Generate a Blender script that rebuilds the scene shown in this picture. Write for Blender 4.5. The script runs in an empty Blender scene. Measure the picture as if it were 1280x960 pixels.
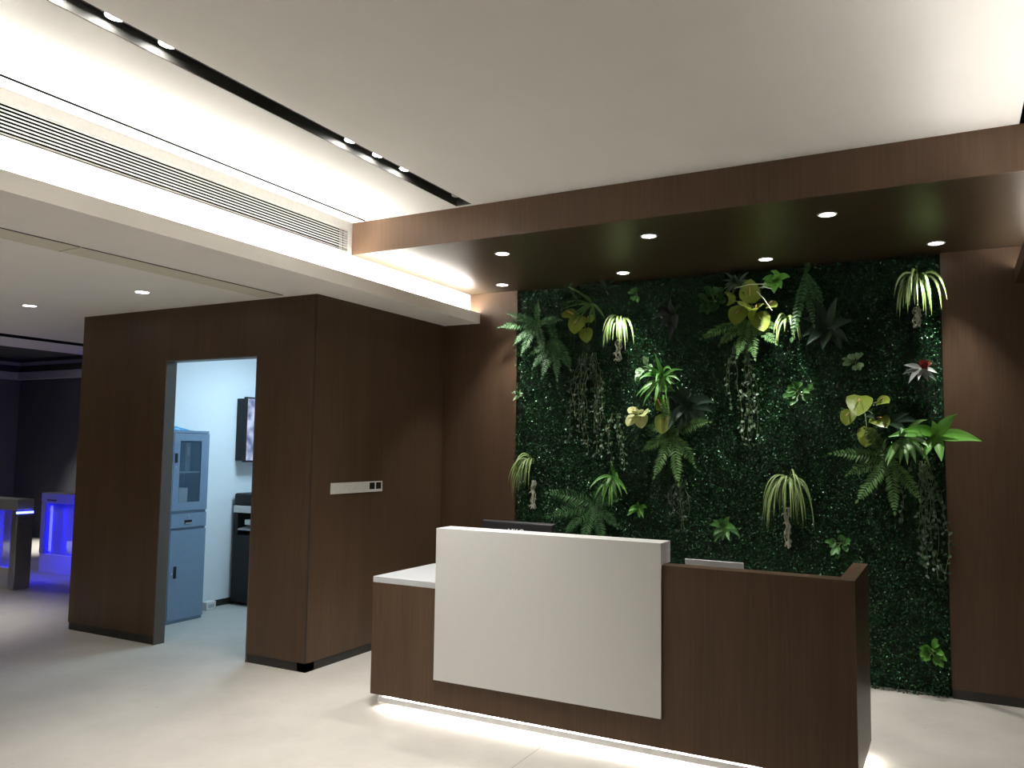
import bpy, math, random
import numpy as np
from mathutils import Vector, Matrix

SC = bpy.context.scene
COL = SC.collection
random.seed(7)
RNG = np.random.default_rng(11)

# ---------------------------------------------------------------- camera
cam_data = bpy.data.cameras.new('camera')
cam_data.sensor_width = 36.0
cam_data.lens = 1021.54 / 1280 * 36.0
cam_data.clip_start = 0.05
cam = bpy.data.objects.new('camera', cam_data)
COL.objects.link(cam)
RT = Vector((0.88202246, 0.47101337, 0.01351978))
UP = Vector((0.02542673, -0.07622503, 0.99676638))
FW = Vector((-0.47052084, 0.87882658, 0.07920852))
cam.matrix_world = Matrix(((RT.x, UP.x, -FW.x, 0), (RT.y, UP.y, -FW.y, 0), (RT.z, UP.z, -FW.z, 1.5), (0, 0, 0, 1)))
SC.camera = cam

# ---------------------------------------------------------------- world, exposure, light levels
world = bpy.data.worlds.new('world')
SC.world = world
world.use_nodes = True
wb = world.node_tree.nodes['Background']
wb.inputs[0].default_value = (0.9, 0.95, 1.0, 1)
wb.inputs[1].default_value = 0.01
SC.view_settings.view_transform = 'Standard'
SC.view_settings.look = 'None'
SC.view_settings.gamma = 1
SC.view_settings.use_curve_mapping = False
SC.view_settings.exposure = 0.58
SC.cycles.sample_clamp_indirect = 6.0
SC.cycles.max_bounces = 10
SC.cycles.diffuse_bounces = 5

CANOPY_W = 62.0        # canopy downlights
LOW_W = 13.0           # lower ceiling downlights
SLOT_W = 84.0          # spots in the black channel
COVE_E = 72.0         # cove LED strips
DESK_E = 58.0          # LED strip under the desk
OFFICE_W = 17.0
FAR_W = 600.0
BLUE_E = 25.0
LENS_E = 18.0
WHITE = (1.0, 0.98, 0.945)

# ---------------------------------------------------------------- key dimensions (metres)
YB = 5.8636            # back wall
YF = 4.2927            # canopy fascia
ZS, ZC = 2.796, 3.016  # canopy underside, upper ceiling
ZL, ZLT = 2.545, 2.634 # lower ceiling, top of the cove lip
XG0, XG1 = -3.0995, -0.0251
XGR, XE = -3.548, -3.453
XS, YD, XL = -3.805, 4.258, -6.319
XD0, XD1, ZD, YJ = -5.294, -4.344, 2.138, 4.3485
YK = 3.9136


# ---------------------------------------------------------------- materials
def new_mat(name):
    m = bpy.data.materials.new(name)
    m.use_nodes = True
    return m, m.node_tree.nodes, m.node_tree.links, m.node_tree.nodes['Principled BSDF']


def plain(name, col, rough=0.5, metal=0.0, spec=0.5, noise=0.04, nscale=40.0):
    m, N, L, b = new_mat(name)
    b.inputs['Roughness'].default_value = rough
    b.inputs['Metallic'].default_value = metal
    b.inputs['Specular IOR Level'].default_value = spec
    t = N.new('ShaderNodeTexCoord')
    n = N.new('ShaderNodeTexNoise')
    n.inputs['Scale'].default_value = nscale
    n.inputs['Detail'].default_value = 3
    L.new(t.outputs['Object'], n.inputs['Vector'])
    r = N.new('ShaderNodeValToRGB')
    a = [max(0, c * (1 - noise)) for c in col]
    c2 = [min(1, c * (1 + noise)) for c in col]
    r.color_ramp.elements[0].position = 0.3
    r.color_ramp.elements[1].position = 0.7
    r.color_ramp.elements[0].color = (*a, 1)
    r.color_ramp.elements[1].color = (*c2, 1)
    L.new(n.outputs['Fac'], r.inputs['Fac'])
    L.new(r.outputs['Color'], b.inputs['Base Color'])
    return m


def wood(name, dark, light, rough=0.38):
    m, N, L, b = new_mat(name)
    t = N.new('ShaderNodeTexCoord')
    mp = N.new('ShaderNodeMapping')
    mp.inputs['Scale'].default_value = (1.0, 1.0, 0.03)
    L.new(t.outputs['Object'], mp.inputs['Vector'])
    n1 = N.new('ShaderNodeTexNoise'); n1.inputs['Scale'].default_value = 95; n1.inputs['Detail'].default_value = 5
    n2 = N.new('ShaderNodeTexNoise'); n2.inputs['Scale'].default_value = 5; n2.inputs['Detail'].default_value = 2
    L.new(mp.outputs['Vector'], n1.inputs['Vector'])
    L.new(mp.outputs['Vector'], n2.inputs['Vector'])
    mx = N.new('ShaderNodeMath'); mx.operation = 'MULTIPLY_ADD'
    mx.inputs[1].default_value = 0.55
    L.new(n1.outputs['Fac'], mx.inputs[0])
    sc = N.new('ShaderNodeMath'); sc.operation = 'MULTIPLY'; sc.inputs[1].default_value = 0.45
    L.new(n2.outputs['Fac'], sc.inputs[0])
    L.new(sc.outputs[0], mx.inputs[2])
    r = N.new('ShaderNodeValToRGB')
    r.color_ramp.elements[0].position = 0.32
    r.color_ramp.elements[1].position = 0.68
    r.color_ramp.elements[0].color = (*dark, 1)
    r.color_ramp.elements[1].color = (*light, 1)
    L.new(mx.outputs[0], r.inputs['Fac'])
    L.new(r.outputs['Color'], b.inputs['Base Color'])
    b.inputs['Roughness'].default_value = rough
    b.inputs['Specular IOR Level'].default_value = 0.22
    bm = N.new('ShaderNodeBump'); bm.inputs['Strength'].default_value = 0.05; bm.inputs['Distance'].default_value = 0.002
    L.new(n1.outputs['Fac'], bm.inputs['Height'])
    L.new(bm.outputs['Normal'], b.inputs['Normal'])
    return m


def glow(name, col, strength):
    m, N, L, b = new_mat(name)
    b.inputs['Base Color'].default_value = (0.8, 0.8, 0.8, 1)
    b.inputs['Emission Color'].default_value = (*col, 1)
    b.inputs['Emission Strength'].default_value = strength
    return m


def leafmat(name, a, c, rough=0.42, trans=0.10, spec=0.35, tint=None):
    m, N, L, b = new_mat(name)
    g = N.new('ShaderNodeNewGeometry')
    r = N.new('ShaderNodeValToRGB')
    r.color_ramp.elements[0].color = (*a, 1)
    r.color_ramp.elements[1].color = (*c, 1)
    L.new(g.outputs['Random Per Island'], r.inputs['Fac'])
    L.new(r.outputs['Color'], b.inputs['Base Color'])
    b.inputs['Roughness'].default_value = rough
    b.inputs['Specular IOR Level'].default_value = spec
    if tint: b.inputs['Specular Tint'].default_value = tint
    tr = N.new('ShaderNodeBsdfTranslucent')
    L.new(r.outputs['Color'], tr.inputs['Color'])
    mx = N.new('ShaderNodeMixShader')
    mx.inputs[0].default_value = trans
    L.new(b.outputs[0], mx.inputs[1])
    L.new(tr.outputs[0], mx.inputs[2])
    L.new(mx.outputs[0], N['Material Output'].inputs['Surface'])
    return m


def floor_material():
    m, N, L, b = new_mat('floor_coating')
    t = N.new('ShaderNodeTexCoord')
    n = N.new('ShaderNodeTexNoise'); n.inputs['Scale'].default_value = 1.6; n.inputs['Detail'].default_value = 7; n.inputs['Roughness'].default_value = 0.62
    L.new(t.outputs['Object'], n.inputs['Vector'])
    r = N.new('ShaderNodeValToRGB')
    r.color_ramp.elements[0].position = 0.3
    r.color_ramp.elements[0].color = (0.41, 0.385, 0.345, 1)
    r.color_ramp.elements[1].position = 0.7
    r.color_ramp.elements[1].color = (0.52, 0.49, 0.44, 1)
    L.new(n.outputs['Fac'], r.inputs['Fac'])
    # small dark specks
    v = N.new('ShaderNodeTexVoronoi'); v.inputs['Scale'].default_value = 5.5
    L.new(t.outputs['Object'], v.inputs['Vector'])
    lt = N.new('ShaderNodeMath'); lt.operation = 'LESS_THAN'; lt.inputs[1].default_value = 0.035
    L.new(v.outputs['Distance'], lt.inputs[0])
    sp = N.new('ShaderNodeMath'); sp.operation = 'MULTIPLY'; sp.inputs[1].default_value = 0.45
    L.new(lt.outputs[0], sp.inputs[0])
    # one expansion joint running towards the desk
    s = N.new('ShaderNodeSeparateXYZ'); L.new(t.outputs['Object'], s.inputs[0])
    a = N.new('ShaderNodeMath'); a.operation = 'ADD'; a.inputs[1].default_value = 1.861; L.new(s.outputs['X'], a.inputs[0])
    ab = N.new('ShaderNodeMath'); ab.operation = 'ABSOLUTE'; L.new(a.outputs[0], ab.inputs[0])
    jl = N.new('ShaderNodeMath'); jl.operation = 'LESS_THAN'; jl.inputs[1].default_value = 0.0028; L.new(ab.outputs[0], jl.inputs[0])
    js = N.new('ShaderNodeMath'); js.operation = 'MULTIPLY'; js.inputs[1].default_value = 0.5; L.new(jl.outputs[0], js.inputs[0])
    mxm = N.new('ShaderNodeMath'); mxm.operation = 'MAXIMUM'
    L.new(js.outputs[0], mxm.inputs[0]); L.new(sp.outputs[0], mxm.inputs[1])
    mix = N.new('ShaderNodeMixRGB'); mix.inputs[2].default_value = (0.12, 0.11, 0.10, 1)
    L.new(mxm.outputs[0], mix.inputs[0]); L.new(r.outputs['Color'], mix.inputs[1])
    L.new(mix.outputs[0], b.inputs['Base Color'])
    b.inputs['Roughness'].default_value = 0.55
    b.inputs['Specular IOR Level'].default_value = 0.3
    bp = N.new('ShaderNodeBump'); bp.inputs['Strength'].default_value = 0.12; bp.inputs['Distance'].default_value = 0.01
    L.new(n.outputs['Fac'], bp.inputs['Height']); L.new(bp.outputs['Normal'], b.inputs['Normal'])
    return m


def screen_material():
    m, N, L, b = new_mat('monitor_picture')
    t = N.new('ShaderNodeTexCoord')
    n = N.new('ShaderNodeTexNoise'); n.inputs['Scale'].default_value = 7.0; n.inputs['Detail'].default_value = 6
    L.new(t.outputs['Object'], n.inputs['Vector'])
    r = N.new('ShaderNodeValToRGB')
    r.color_ramp.elements[0].position = 0.38; r.color_ramp.elements[0].color = (0.10, 0.13, 0.28, 1)
    r.color_ramp.elements[1].position = 0.6; r.color_ramp.elements[1].color = (0.55, 0.62, 0.86, 1)
    L.new(n.outputs['Fac'], r.inputs['Fac'])
    b.inputs['Base Color'].default_value = (0.02, 0.02, 0.02, 1)
    b.inputs['Roughness'].default_value = 0.2
    L.new(r.outputs['Color'], b.inputs['Emission Color'])
    b.inputs['Emission Strength'].default_value = 0.7
    return m


M = {}
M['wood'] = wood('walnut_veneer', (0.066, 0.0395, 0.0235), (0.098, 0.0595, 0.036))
M['wood_dark'] = wood('underside_wood', (0.036, 0.024, 0.013), (0.056, 0.038, 0.021))  # same grain in a darker brown, for the canopy underside
M['jamb'] = plain('door_lining', (0.10, 0.082, 0.066), 0.45)
M['black'] = plain('skirting_and_shadow', (0.022, 0.020, 0.018), 0.5)  # skirting, and the black strips drawn in as shadow
M['white_ceiling'] = plain('ceiling_paint', (0.86, 0.84, 0.795), 0.85, noise=0.012, nscale=3)
M['low_paint'] = plain('lower_ceiling_paint', (0.87, 0.83, 0.775), 0.85, noise=0.015, nscale=3)
M['hatch'] = plain('hatch_paint', (0.70, 0.65, 0.53), 0.8, noise=0.02)
M['office_paint'] = plain('office_wall_paint', (0.78, 0.80, 0.81), 0.8, noise=0.01)
M['far_wall'] = plain('far_wall_paint', (0.075, 0.075, 0.08), 0.7)
M['far_dark'] = plain('far_ceiling_paint', (0.06, 0.058, 0.055), 0.8)
M['far_trim'] = plain('far_cornice_paint', (0.30, 0.29, 0.30), 0.7)
M['floor'] = floor_material()
M['channel'] = plain('channel_black', (0.045, 0.043, 0.038), 0.6)
M['slot_dark'] = plain('slot_black', (0.010, 0.010, 0.0095), 1.0, spec=0.0)
M['grille'] = plain('grille_aluminium', (0.74, 0.74, 0.71), 0.45)
M['fins'] = plain('grille_fins', (0.02, 0.02, 0.019), 1.0, spec=0.0)
M['grille_back'] = plain('grille_dark', (0.004, 0.004, 0.004), 1.0, spec=0.0)
M['lamp_trim'] = plain('lamp_trim_white', (0.75, 0.73, 0.70), 0.4)
M['lens'] = glow('lamp_lens', (1.0, 0.98, 0.93), LENS_E)
M['lens_off'] = plain('lamp_lens_unlit', (0.55, 0.54, 0.50), 0.3)
M['cove'] = glow('cove_led', WHITE, COVE_E)
M['cove_right'] = glow('cove_led_right', WHITE, COVE_E * 0.19)
M['lens_slot'] = glow('slot_lamp_lens', (1.0, 0.98, 0.93), 90.0)
M['desk_dots'] = glow('desk_led_row', (1.0, 0.96, 0.88), 10.0)
M['desk_led'] = glow('desk_led', (1.0, 0.96, 0.88), DESK_E)
M['laminate'] = plain('white_laminate', (0.64, 0.63, 0.605), 0.35, noise=0.01)
M['laminate_top'] = plain('white_counter', (0.50, 0.51, 0.515), 0.25, noise=0.01)
M['alu'] = plain('aluminium', (0.70, 0.71, 0.73), 0.35, metal=0.85)
M['plastic_white'] = plain('white_plastic', (0.72, 0.70, 0.66), 0.4)
M['plastic_black'] = plain('black_plastic', (0.012, 0.012, 0.013), 0.45, spec=0.3)
M['plastic_grey'] = plain('grey_plastic', (0.42, 0.42, 0.42), 0.4)
M['logo'] = plain('logo_white', (0.75, 0.75, 0.75), 0.5)
M['cab_shade'] = plain('cabinet_inner_steel', (0.10, 0.15, 0.21), 0.6)
M['cab'] = plain('cabinet_steel', (0.17, 0.245, 0.34), 0.45)
M['cab_in'] = plain('cabinet_inside', (0.17, 0.21, 0.26), 0.6)
M['binder'] = plain('binder_grey', (0.32, 0.36, 0.40), 0.6)
M['box_pale'] = plain('box_pale', (0.55, 0.55, 0.50), 0.6)
M['bag'] = plain('blue_plastic_bag', (0.05, 0.32, 0.62), 0.35, noise=0.3, nscale=8)
M['steel'] = plain('brushed_steel', (0.55, 0.55, 0.55), 0.35, metal=0.9)
M['gate_body'] = plain('gate_grey', (0.38, 0.38, 0.38), 0.4, metal=0.3)
M['gate_base'] = plain('gate_base_pale', (0.62, 0.61, 0.62), 0.4)
M['gate_dark'] = plain('gate_dark', (0.03, 0.03, 0.032), 0.4)
M['blue'] = glow('blue_led', (0.012, 0.012, 1.0), BLUE_E * 2)
M['blue_core'] = glow('blue_led_bar', (0.06, 0.08, 1.0), BLUE_E * 0.4)
M['screen'] = screen_material()


def glass_material(name, col, mix):
    m, N, L, b = new_mat(name)
    b.inputs['Base Color'].default_value = (*col, 1)
    b.inputs['Roughness'].default_value = 0.08
    tr = N.new('ShaderNodeBsdfTransparent')
    tr.inputs['Color'].default_value = (0.88, 0.92, 0.95, 1)
    mx = N.new('ShaderNodeMixShader'); mx.inputs[0].default_value = mix
    L.new(tr.outputs[0], mx.inputs[1]); L.new(b.outputs[0], mx.inputs[2])
    L.new(mx.outputs[0], N['Material Output'].inputs['Surface'])
    return m


M['glass'] = glass_material('cabinet_glass', (0.14, 0.22, 0.30), 0.22)
M['gate_glass'] = glass_material('gate_acrylic', (0.40, 0.40, 0.62), 0.55)

M['box'] = leafmat('boxwood_leaf', (0.005, 0.029, 0.009), (0.015, 0.070, 0.020), 0.25, 0.02, 0.75, (0.55, 1.0, 0.6, 1))
M['mat_back'] = plain('boxwood_mesh', (0.006, 0.013, 0.007), 0.9)
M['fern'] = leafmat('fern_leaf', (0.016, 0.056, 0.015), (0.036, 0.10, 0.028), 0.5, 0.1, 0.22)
M['fern_bright'] = leafmat('fern_leaf_bright', (0.040, 0.10, 0.024), (0.075, 0.16, 0.042), 0.5, 0.1, 0.22)  # brighter green for some ferns and a grass tuft
M['dark'] = leafmat('dark_leaf', (0.010, 0.026, 0.014), (0.020, 0.042, 0.022), 0.55, 0.05, 0.2)
M['purple'] = leafmat('purplish_leaf', (0.022, 0.027, 0.025), (0.040, 0.046, 0.040), 0.55, 0.05, 0.2)
M['mid'] = leafmat('mid_green_leaf', (0.040, 0.130, 0.030), (0.080, 0.200, 0.050))
M['bright'] = leafmat('bright_green_leaf', (0.07, 0.22, 0.025), (0.12, 0.31, 0.045))
M['yel'] = leafmat('yellow_spathe', (0.135, 0.185, 0.020), (0.215, 0.275, 0.045), 0.35, 0.2)
M['yel_pale'] = leafmat('pale_yellow_spathe', (0.46, 0.50, 0.20), (0.56, 0.60, 0.30), 0.35, 0.2)
M['spadix'] = plain('spadix', (0.50, 0.30, 0.13), 0.5)
M['pale'] = leafmat('pale_green_leaf', (0.16, 0.30, 0.14), (0.32, 0.45, 0.26))
M['cream'] = leafmat('cream_leaf_stripe', (0.28, 0.33, 0.13), (0.40, 0.45, 0.22))
M['stripe_green'] = leafmat('striped_leaf_green', (0.06, 0.15, 0.025), (0.11, 0.22, 0.045))
M['root'] = leafmat('pale_root', (0.38, 0.39, 0.30), (0.55, 0.56, 0.46))
M['silver'] = leafmat('silver_leaf', (0.24, 0.26, 0.24), (0.36, 0.38, 0.35))
M['red'] = leafmat('red_leaf', (0.19, 0.025, 0.018), (0.28, 0.05, 0.035))
M['stem'] = plain('plant_stem', (0.16, 0.22, 0.07), 0.5)
M['ivy'] = leafmat('ivy_leaf', (0.022, 0.060, 0.026), (0.12, 0.19, 0.11))
M['ivy_dark'] = leafmat('dark_ivy_leaf', (0.010, 0.026, 0.012), (0.034, 0.056, 0.030))


# ---------------------------------------------------------------- mesh builder
class MB:
    def __init__(s):
        s.v = []; s.f = []; s.mi = []

    def add(s, vs, fs, mi=0):
        o = len(s.v)
        s.v += [tuple(v) for v in vs]
        s.f += [tuple(i + o for i in f) for f in fs]
        s.mi += [mi] * len(fs)

    def box(s, x0, x1, y0, y1, z0, z1, mi=0):
        x0, x1 = sorted((x0, x1)); y0, y1 = sorted((y0, y1)); z0, z1 = sorted((z0, z1))
        s.add([(x0, y0, z0), (x1, y0, z0), (x1, y1, z0), (x0, y1, z0), (x0, y0, z1), (x1, y0, z1), (x1, y1, z1), (x0, y1, z1)],
              [(0, 3, 2, 1), (4, 5, 6, 7), (0, 1, 5, 4), (1, 2, 6, 5), (2, 3, 7, 6), (3, 0, 4, 7)], mi)

    def lathe(s, prof, n=28, c=(0, 0, 0), mi=0):
        o = [];
        for r, z in prof:
            for k in range(n):
                a = 2 * math.pi * k / n
                o.append((c[0] + r * math.cos(a), c[1] + r * math.sin(a), c[2] + z))
        f = []
        for i in range(len(prof) - 1):
            for k in range(n):
                k2 = (k + 1) % n
                f.append((i * n + k, i * n + k2, (i + 1) * n + k2, (i + 1) * n + k))
        s.add(o, f, mi)

    def disc(s, r, z, n=28, c=(0, 0, 0), mi=0):
        s.add([(c[0] + r * math.cos(2 * math.pi * k / n), c[1] + r * math.sin(2 * math.pi * k / n), c[2] + z) for k in range(n)],
              [tuple(reversed(range(n)))], mi)

    def tube(s, pts, r, n=6, mi=0):
        pts = [Vector(p) for p in pts]
        rs = r if isinstance(r, (list, tuple)) else [r] * len(pts)
        o = []
        for i, p in enumerate(pts):
            d = (pts[min(i + 1, len(pts) - 1)] - pts[max(i - 1, 0)]).normalized()
            a = d.cross(Vector((0.31, 0.17, 0.93)))
            if a.length < 1e-3: a = d.cross(Vector((1, 0, 0)))
            a.normalize(); b = d.cross(a)
            for k in range(n):
                t = 2 * math.pi * k / n
                o.append(p + a * (rs[i] * math.cos(t)) + b * (rs[i] * math.sin(t)))
        f = []
        for i in range(len(pts) - 1):
            for k in range(n):
                k2 = (k + 1) % n
                f.append((i * n + k, i * n + k2, (i + 1) * n + k2, (i + 1) * n + k))
        f.append(tuple(reversed(range(n)))); e = (len(pts) - 1) * n
        f.append(tuple(range(e, e + n)))
        s.add(o, f, mi)

    def build(s, name, mats, parent=None, smooth=False, bevel=0.0, loc=None):
        me = bpy.data.meshes.new(name)
        me.from_pydata(s.v, [], s.f)
        if not isinstance(mats, (list, tuple)): mats = [mats]
        for m in mats: me.materials.append(m)
        me.polygons.foreach_set('material_index', s.mi)
        if smooth: me.polygons.foreach_set('use_smooth', [True] * len(s.f))
        me.update()
        o = bpy.data.objects.new(name, me)
        COL.objects.link(o)
        if loc: o.location = loc
        if parent: o.parent = parent
        if bevel:
            b = o.modifiers.new('bevel', 'BEVEL'); b.width = bevel; b.segments = 2; b.limit_method = 'ANGLE'
        return o


def tag(o, label=None, cat=None, group=None, kind=None):
    if label: o['label'] = label
    if cat: o['category'] = cat
    if group: o['group'] = group
    if kind: o['kind'] = kind
    return o


def thing(name, label, cat, loc=(0, 0, 0), group=None):
    o = bpy.data.objects.new(name, None)
    o.empty_display_size = 0.1
    COL.objects.link(o); o.location = loc
    return tag(o, label, cat, group)


def struct(name, mb, mat, **k):
    return tag(mb.build(name, mat, **k), kind='structure')


def box(*a):
    m = MB(); m.box(*a); return m


def copy_tree(o, parent=None):
    c = o.copy(); COL.objects.link(c)
    if parent: c.parent = parent
    for ch in list(o.children): copy_tree(ch, c)
    return c


# ================================================================ SETTING
struct('floor', box(-16, 3.0, -4.2, 8.3, -0.05, 0), M['floor'])

# upper ceiling, cut by the light channel and the two thin slots
m = MB()
for x0, x1 in ((-3.55, -3.443), (-3.420, -2.702), (-2.586, 0.318), (0.341, 0.56)):
    m.box(x0, x1, -4.2, YF + 0.004, ZC, ZC + 0.02)
m.box(-3.7, 0.7, -4.2, YB + 0.3, ZC + 0.12, ZC + 0.16)
m.box(-2.702, -2.586, YF - 0.022, YF + 0.004, ZC, ZC + 0.02)
m.box(-2.702, -2.586, -4.2, 1.0 - 2.0, ZC, ZC + 0.02)
struct('ceiling', m, M['white_ceiling'])
m = MB()
for x0, x1 in ((-3.443, -3.420), (0.318, 0.341)):
    m.box(x0 + 0.0005, x0 + 0.0015, -4.2, YF, ZC + 0.0005, ZC + 0.06)
    m.box(x1 - 0.0015, x1 - 0.0005, -4.2, YF, ZC + 0.0005, ZC + 0.06)
    m.box(x0 + 0.0015, x1 - 0.0015, -4.2, YF, ZC + 0.055, ZC + 0.06)
struct('trim_1', m, M['slot_dark'])

# lower ceiling with the cove lip
m = MB()
HX0, HX1, HY1 = -4.262, -4.062, 4.20
m.box(-9.05, HX0, -4.2, YD + 0.02, ZL, ZL + 0.018)
m.box(HX0, XE - 0.012, -4.2, YB, ZL, ZL + 0.018)
m.box(XE - 0.012, XE, -4.2, YB, ZL, ZLT)                         # cove lip
m.box(-8.03, XL, YD + 0.02, 8.0, ZL, ZL + 0.018)
m.box(-9.05, -8.24, YD + 0.02, 8.0, ZL, ZL + 0.018)
m.box(-9.065, -9.05, -4.2, 8.0, ZL, 2.95)
ceil_low = struct('ceiling_lower', m, M['low_paint'])
struct('trim_2', box(-8.24, -8.03, YD + 0.02, 8.0, ZL - 0.003, ZL + 0.02), M['slot_dark'])

# bulkhead wall above the lower ceiling; the grille is set into it
GY0, GY1 = 0.2, 4.262
m = MB()
m.box(XGR - 0.15, XGR, -4.2, YB, ZL + 0.018, 2.785)
m.box(XGR - 0.15, XGR - 0.10, -4.2, YB, 2.785, ZC + 0.12)
m.box(XGR - 0.15, XGR, -4.2, GY0, 2.785, ZC + 0.12)
m.box(XGR - 0.15, XGR, GY1, YB, 2.785, ZC + 0.12)
struct('wall_bulkhead', m, M['white_ceiling'])

# canopy: walnut fascia and darker wood underside
m = MB()
m.box(XGR, 0.56, YF, YF + 0.018, ZS, ZC - 0.0005)
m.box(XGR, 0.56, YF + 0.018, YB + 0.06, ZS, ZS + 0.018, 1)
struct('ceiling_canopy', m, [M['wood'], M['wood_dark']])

# right-hand bulkhead, mirror of the left one
m = MB()
m.box(0.38, 0.394, -4.2, YB, 2.56, 2.655)
m.box(0.394, 3.0, -4.2, YB, 2.56, 2.578)
struct('ceiling_right', m, M['wood'])
struct('wall_bulkhead_right', box(0.56, 0.62, -4.2, YB, 2.578, ZC + 0.12), M['white_ceiling'])

# back wall: walnut panels either side of the planted recess
m = MB(); m.box(XS - 0.02, XG0, YB, YB + 0.10, 0, ZS + 0.01); struct('wall_back_left', m, M['wood'])
m = MB(); m.box(XG1, 3.0, YB, YB + 0.10, 0.058, ZS + 0.01); struct('wall_back_right', m, M['wood'])
struct('wall_back', box(XG0, XG1, YB + 0.06, YB + 0.10, 0, ZS + 0.01), M['mat_back'])
m = MB(); m.box(XG1 + 0.004, 3.0, YB + 0.004, YB + 0.09, 0, 0.058); struct('baseboard_back', m, M['black'])

# office box
WT = 0.10
m = MB()
m.box(XL, XD0, YD, YJ, 0.06, ZL)
m.box(XD1, XS - 0.012, YD, YJ, 0.06, ZL)
m.box(XD0, XD1, YD, YJ, ZD, ZL)
m.box(XL, -6.08, YJ, 8.0, 0.06, ZL)
struct('wall_office', m, M['wood'])
m = MB(); m.box(XS - 0.012, XS, YD + 0.005, YJ, 0.06, ZL); m.box(XS - 0.09, XS, YJ, YB, 0.06, ZL)
struct('wall_left', m, M['wood'])
struct('shadow_seam', box(XS - 0.0125, XS - 0.0005, YD + 0.001, YD + 0.0055, 0.06, ZL - 0.06), M['black'])  # black strip stands for the shadow in the corner seam
m = MB()
m.box(XL + 0.004, XD0, YD + 0.006, YJ, 0, 0.06); m.box(XD1, XS - 0.006, YD + 0.006, YJ, 0, 0.06)
m.box(XS - 0.08, XS - 0.006, YD + 0.006, YB, 0, 0.06)
struct('baseboard_left', m, M['black'])
m = MB()
m.box(XD0 - 0.004, XD0 + 0.006, YD - 0.002, YJ + 0.002, 0, ZD - 0.006)
m.box(XD1 - 0.006, XD1 + 0.004, YD - 0.002, YJ + 0.002, 0, ZD - 0.006)
m.box(XD0 - 0.004, XD1 + 0.004, YD - 0.002, YJ + 0.002, ZD - 0.006, ZD + 0.004)
struct('door_1', m, M['jamb'])
# office interior
m = MB()
m.box(-6.08, -6.07, YJ + 0.002, 7.4, 0.06, 2.50)
m.box(-6.08, XD0 - 0.02, YJ, YJ + 0.008, 0.06, 2.50)
m.box(-3.92, -3.90, YJ, 7.4, 0.0, 2.50)
m.box(-6.08, -3.90, 7.4, 7.45, 0.0, 2.50)
struct('wall_office_inside', m, M['office_paint'])
struct('ceiling_office', box(-6.07, -3.92, YJ + 0.002, 7.4, 2.50, 2.52), M['office_paint'])
struct('baseboard_office', box(-6.08, -6.072, YJ + 0.01, 7.4, 0, 0.06), M['black'])

# the gate hall beyond the office
m = MB()
m.box(-13.6, XL, 8.0, 8.1, 0, 2.95)
m.box(-13.56, -13.46, -4.2, 8.0, 0, 2.95)
struct('wall_far', m, M['far_wall'])
struct('ceiling_far', box(-13.56, -9.065, -4.2, 8.0, 2.86, 2.9), M['far_dark'])
m = MB()
m.box(-13.46, XL - 0.05, 7.9, 8.0, 2.515, 2.635); m.box(-13.46, -13.36, -4.2, 7.9, 2.515, 2.635)
m.box(-13.46, -9.07, 7.95, 8.0, 2.75, 2.80); m.box(-13.46, -13.41, -4.2, 7.95, 2.75, 2.80)
struct('trim_3', m, M['far_trim'])
struct('door_2', box(-13.46, -13.42, 6.2, 7.35, 0, 2.45), M['gate_dark'])
# walls behind and to the right of the camera close the room
struct('wall_rear', box(-13.5, 3.0, -4.3, -4.2, 0, 3.05), M['far_wall'])
struct('wall_right', box(3.0, 3.1, -4.2, YB, 0, 3.05), M['wood'])


# ================================================================ FIXTURES
def spot(name, parent, watts, angle, blend, col=WHITE, r=0.03, z=-0.02):
    d = bpy.data.lights.new(name, 'SPOT')
    d.energy = watts; d.spot_size = math.radians(angle); d.spot_blend = blend
    d.color = col; d.shadow_soft_size = r
    o = bpy.data.objects.new(name, d); COL.objects.link(o)
    o.parent = parent; o.location = (0, 0, z)
    return o


def downlight(loc, label, watts, angle, blend, r=0.040, group=None, col=WHITE):
    t = thing('downlight', label, 'ceiling light', loc, group)
    m = MB(); m.lathe([(r, -0.001), (r + 0.003, -0.004), (r + 0.009, -0.005), (r + 0.012, -0.002), (r + 0.012, 0.0)])
    m.build('trim_ring', M['lamp_trim'], t, smooth=True)
    m = MB(); m.disc(r, -0.002); m.build('lens', M['lens'], t)
    spot('lamp', t, watts, angle, blend, col)
    return t


G1 = 'downlights in the walnut canopy'
for x, y, lab in ((-2.595, 4.687, 'round downlight in the walnut canopy, leftmost of the front row'),
                  (-1.574, 4.669, 'round downlight in the middle of the front row of the walnut canopy'),
                  (-0.556, 4.648, 'round downlight in the walnut canopy, rightmost of the front row and the brightest'),
                  (-3.095, 5.597, 'round downlight close to the back wall at the left end of the walnut canopy'),
                  (-2.076, 5.577, 'round downlight near the living wall, second from the left of the back row'),
                  (-1.061, 5.573, 'round downlight near the living wall, third from the left of the back row'),
                  (-0.043, 5.577, 'round downlight in the canopy above the top right corner of the living wall')):
    downlight((x, y, ZS), lab, CANOPY_W, 76, 0.85, group=G1)
G2 = 'downlights in the lower ceiling'
downlight((-6.192, 3.717, ZL), 'round downlight in the lower ceiling at the far left', LOW_W, 64, 0.9, 0.044, G2)
downlight((-4.887, 3.706, ZL), 'round downlight in the lower ceiling above the open office doorway', LOW_W, 64, 0.9, 0.044, G2)
for x, y in ((-6.19, 1.9), (-7.5, 1.9), (-7.5, 3.7), (-4.887, 0.1), (-6.19, 0.1), (-4.887, -1.7), (-6.19, -1.7)):  # unseen lamps added for bounce light, much stronger than the visible ones
    for _ in (0,):
        downlight((x, y, ZL), 'unseen downlight added in the lower ceiling for bounce light', LOW_W * 9.5, 64, 0.9, 0.044, G2)
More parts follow.
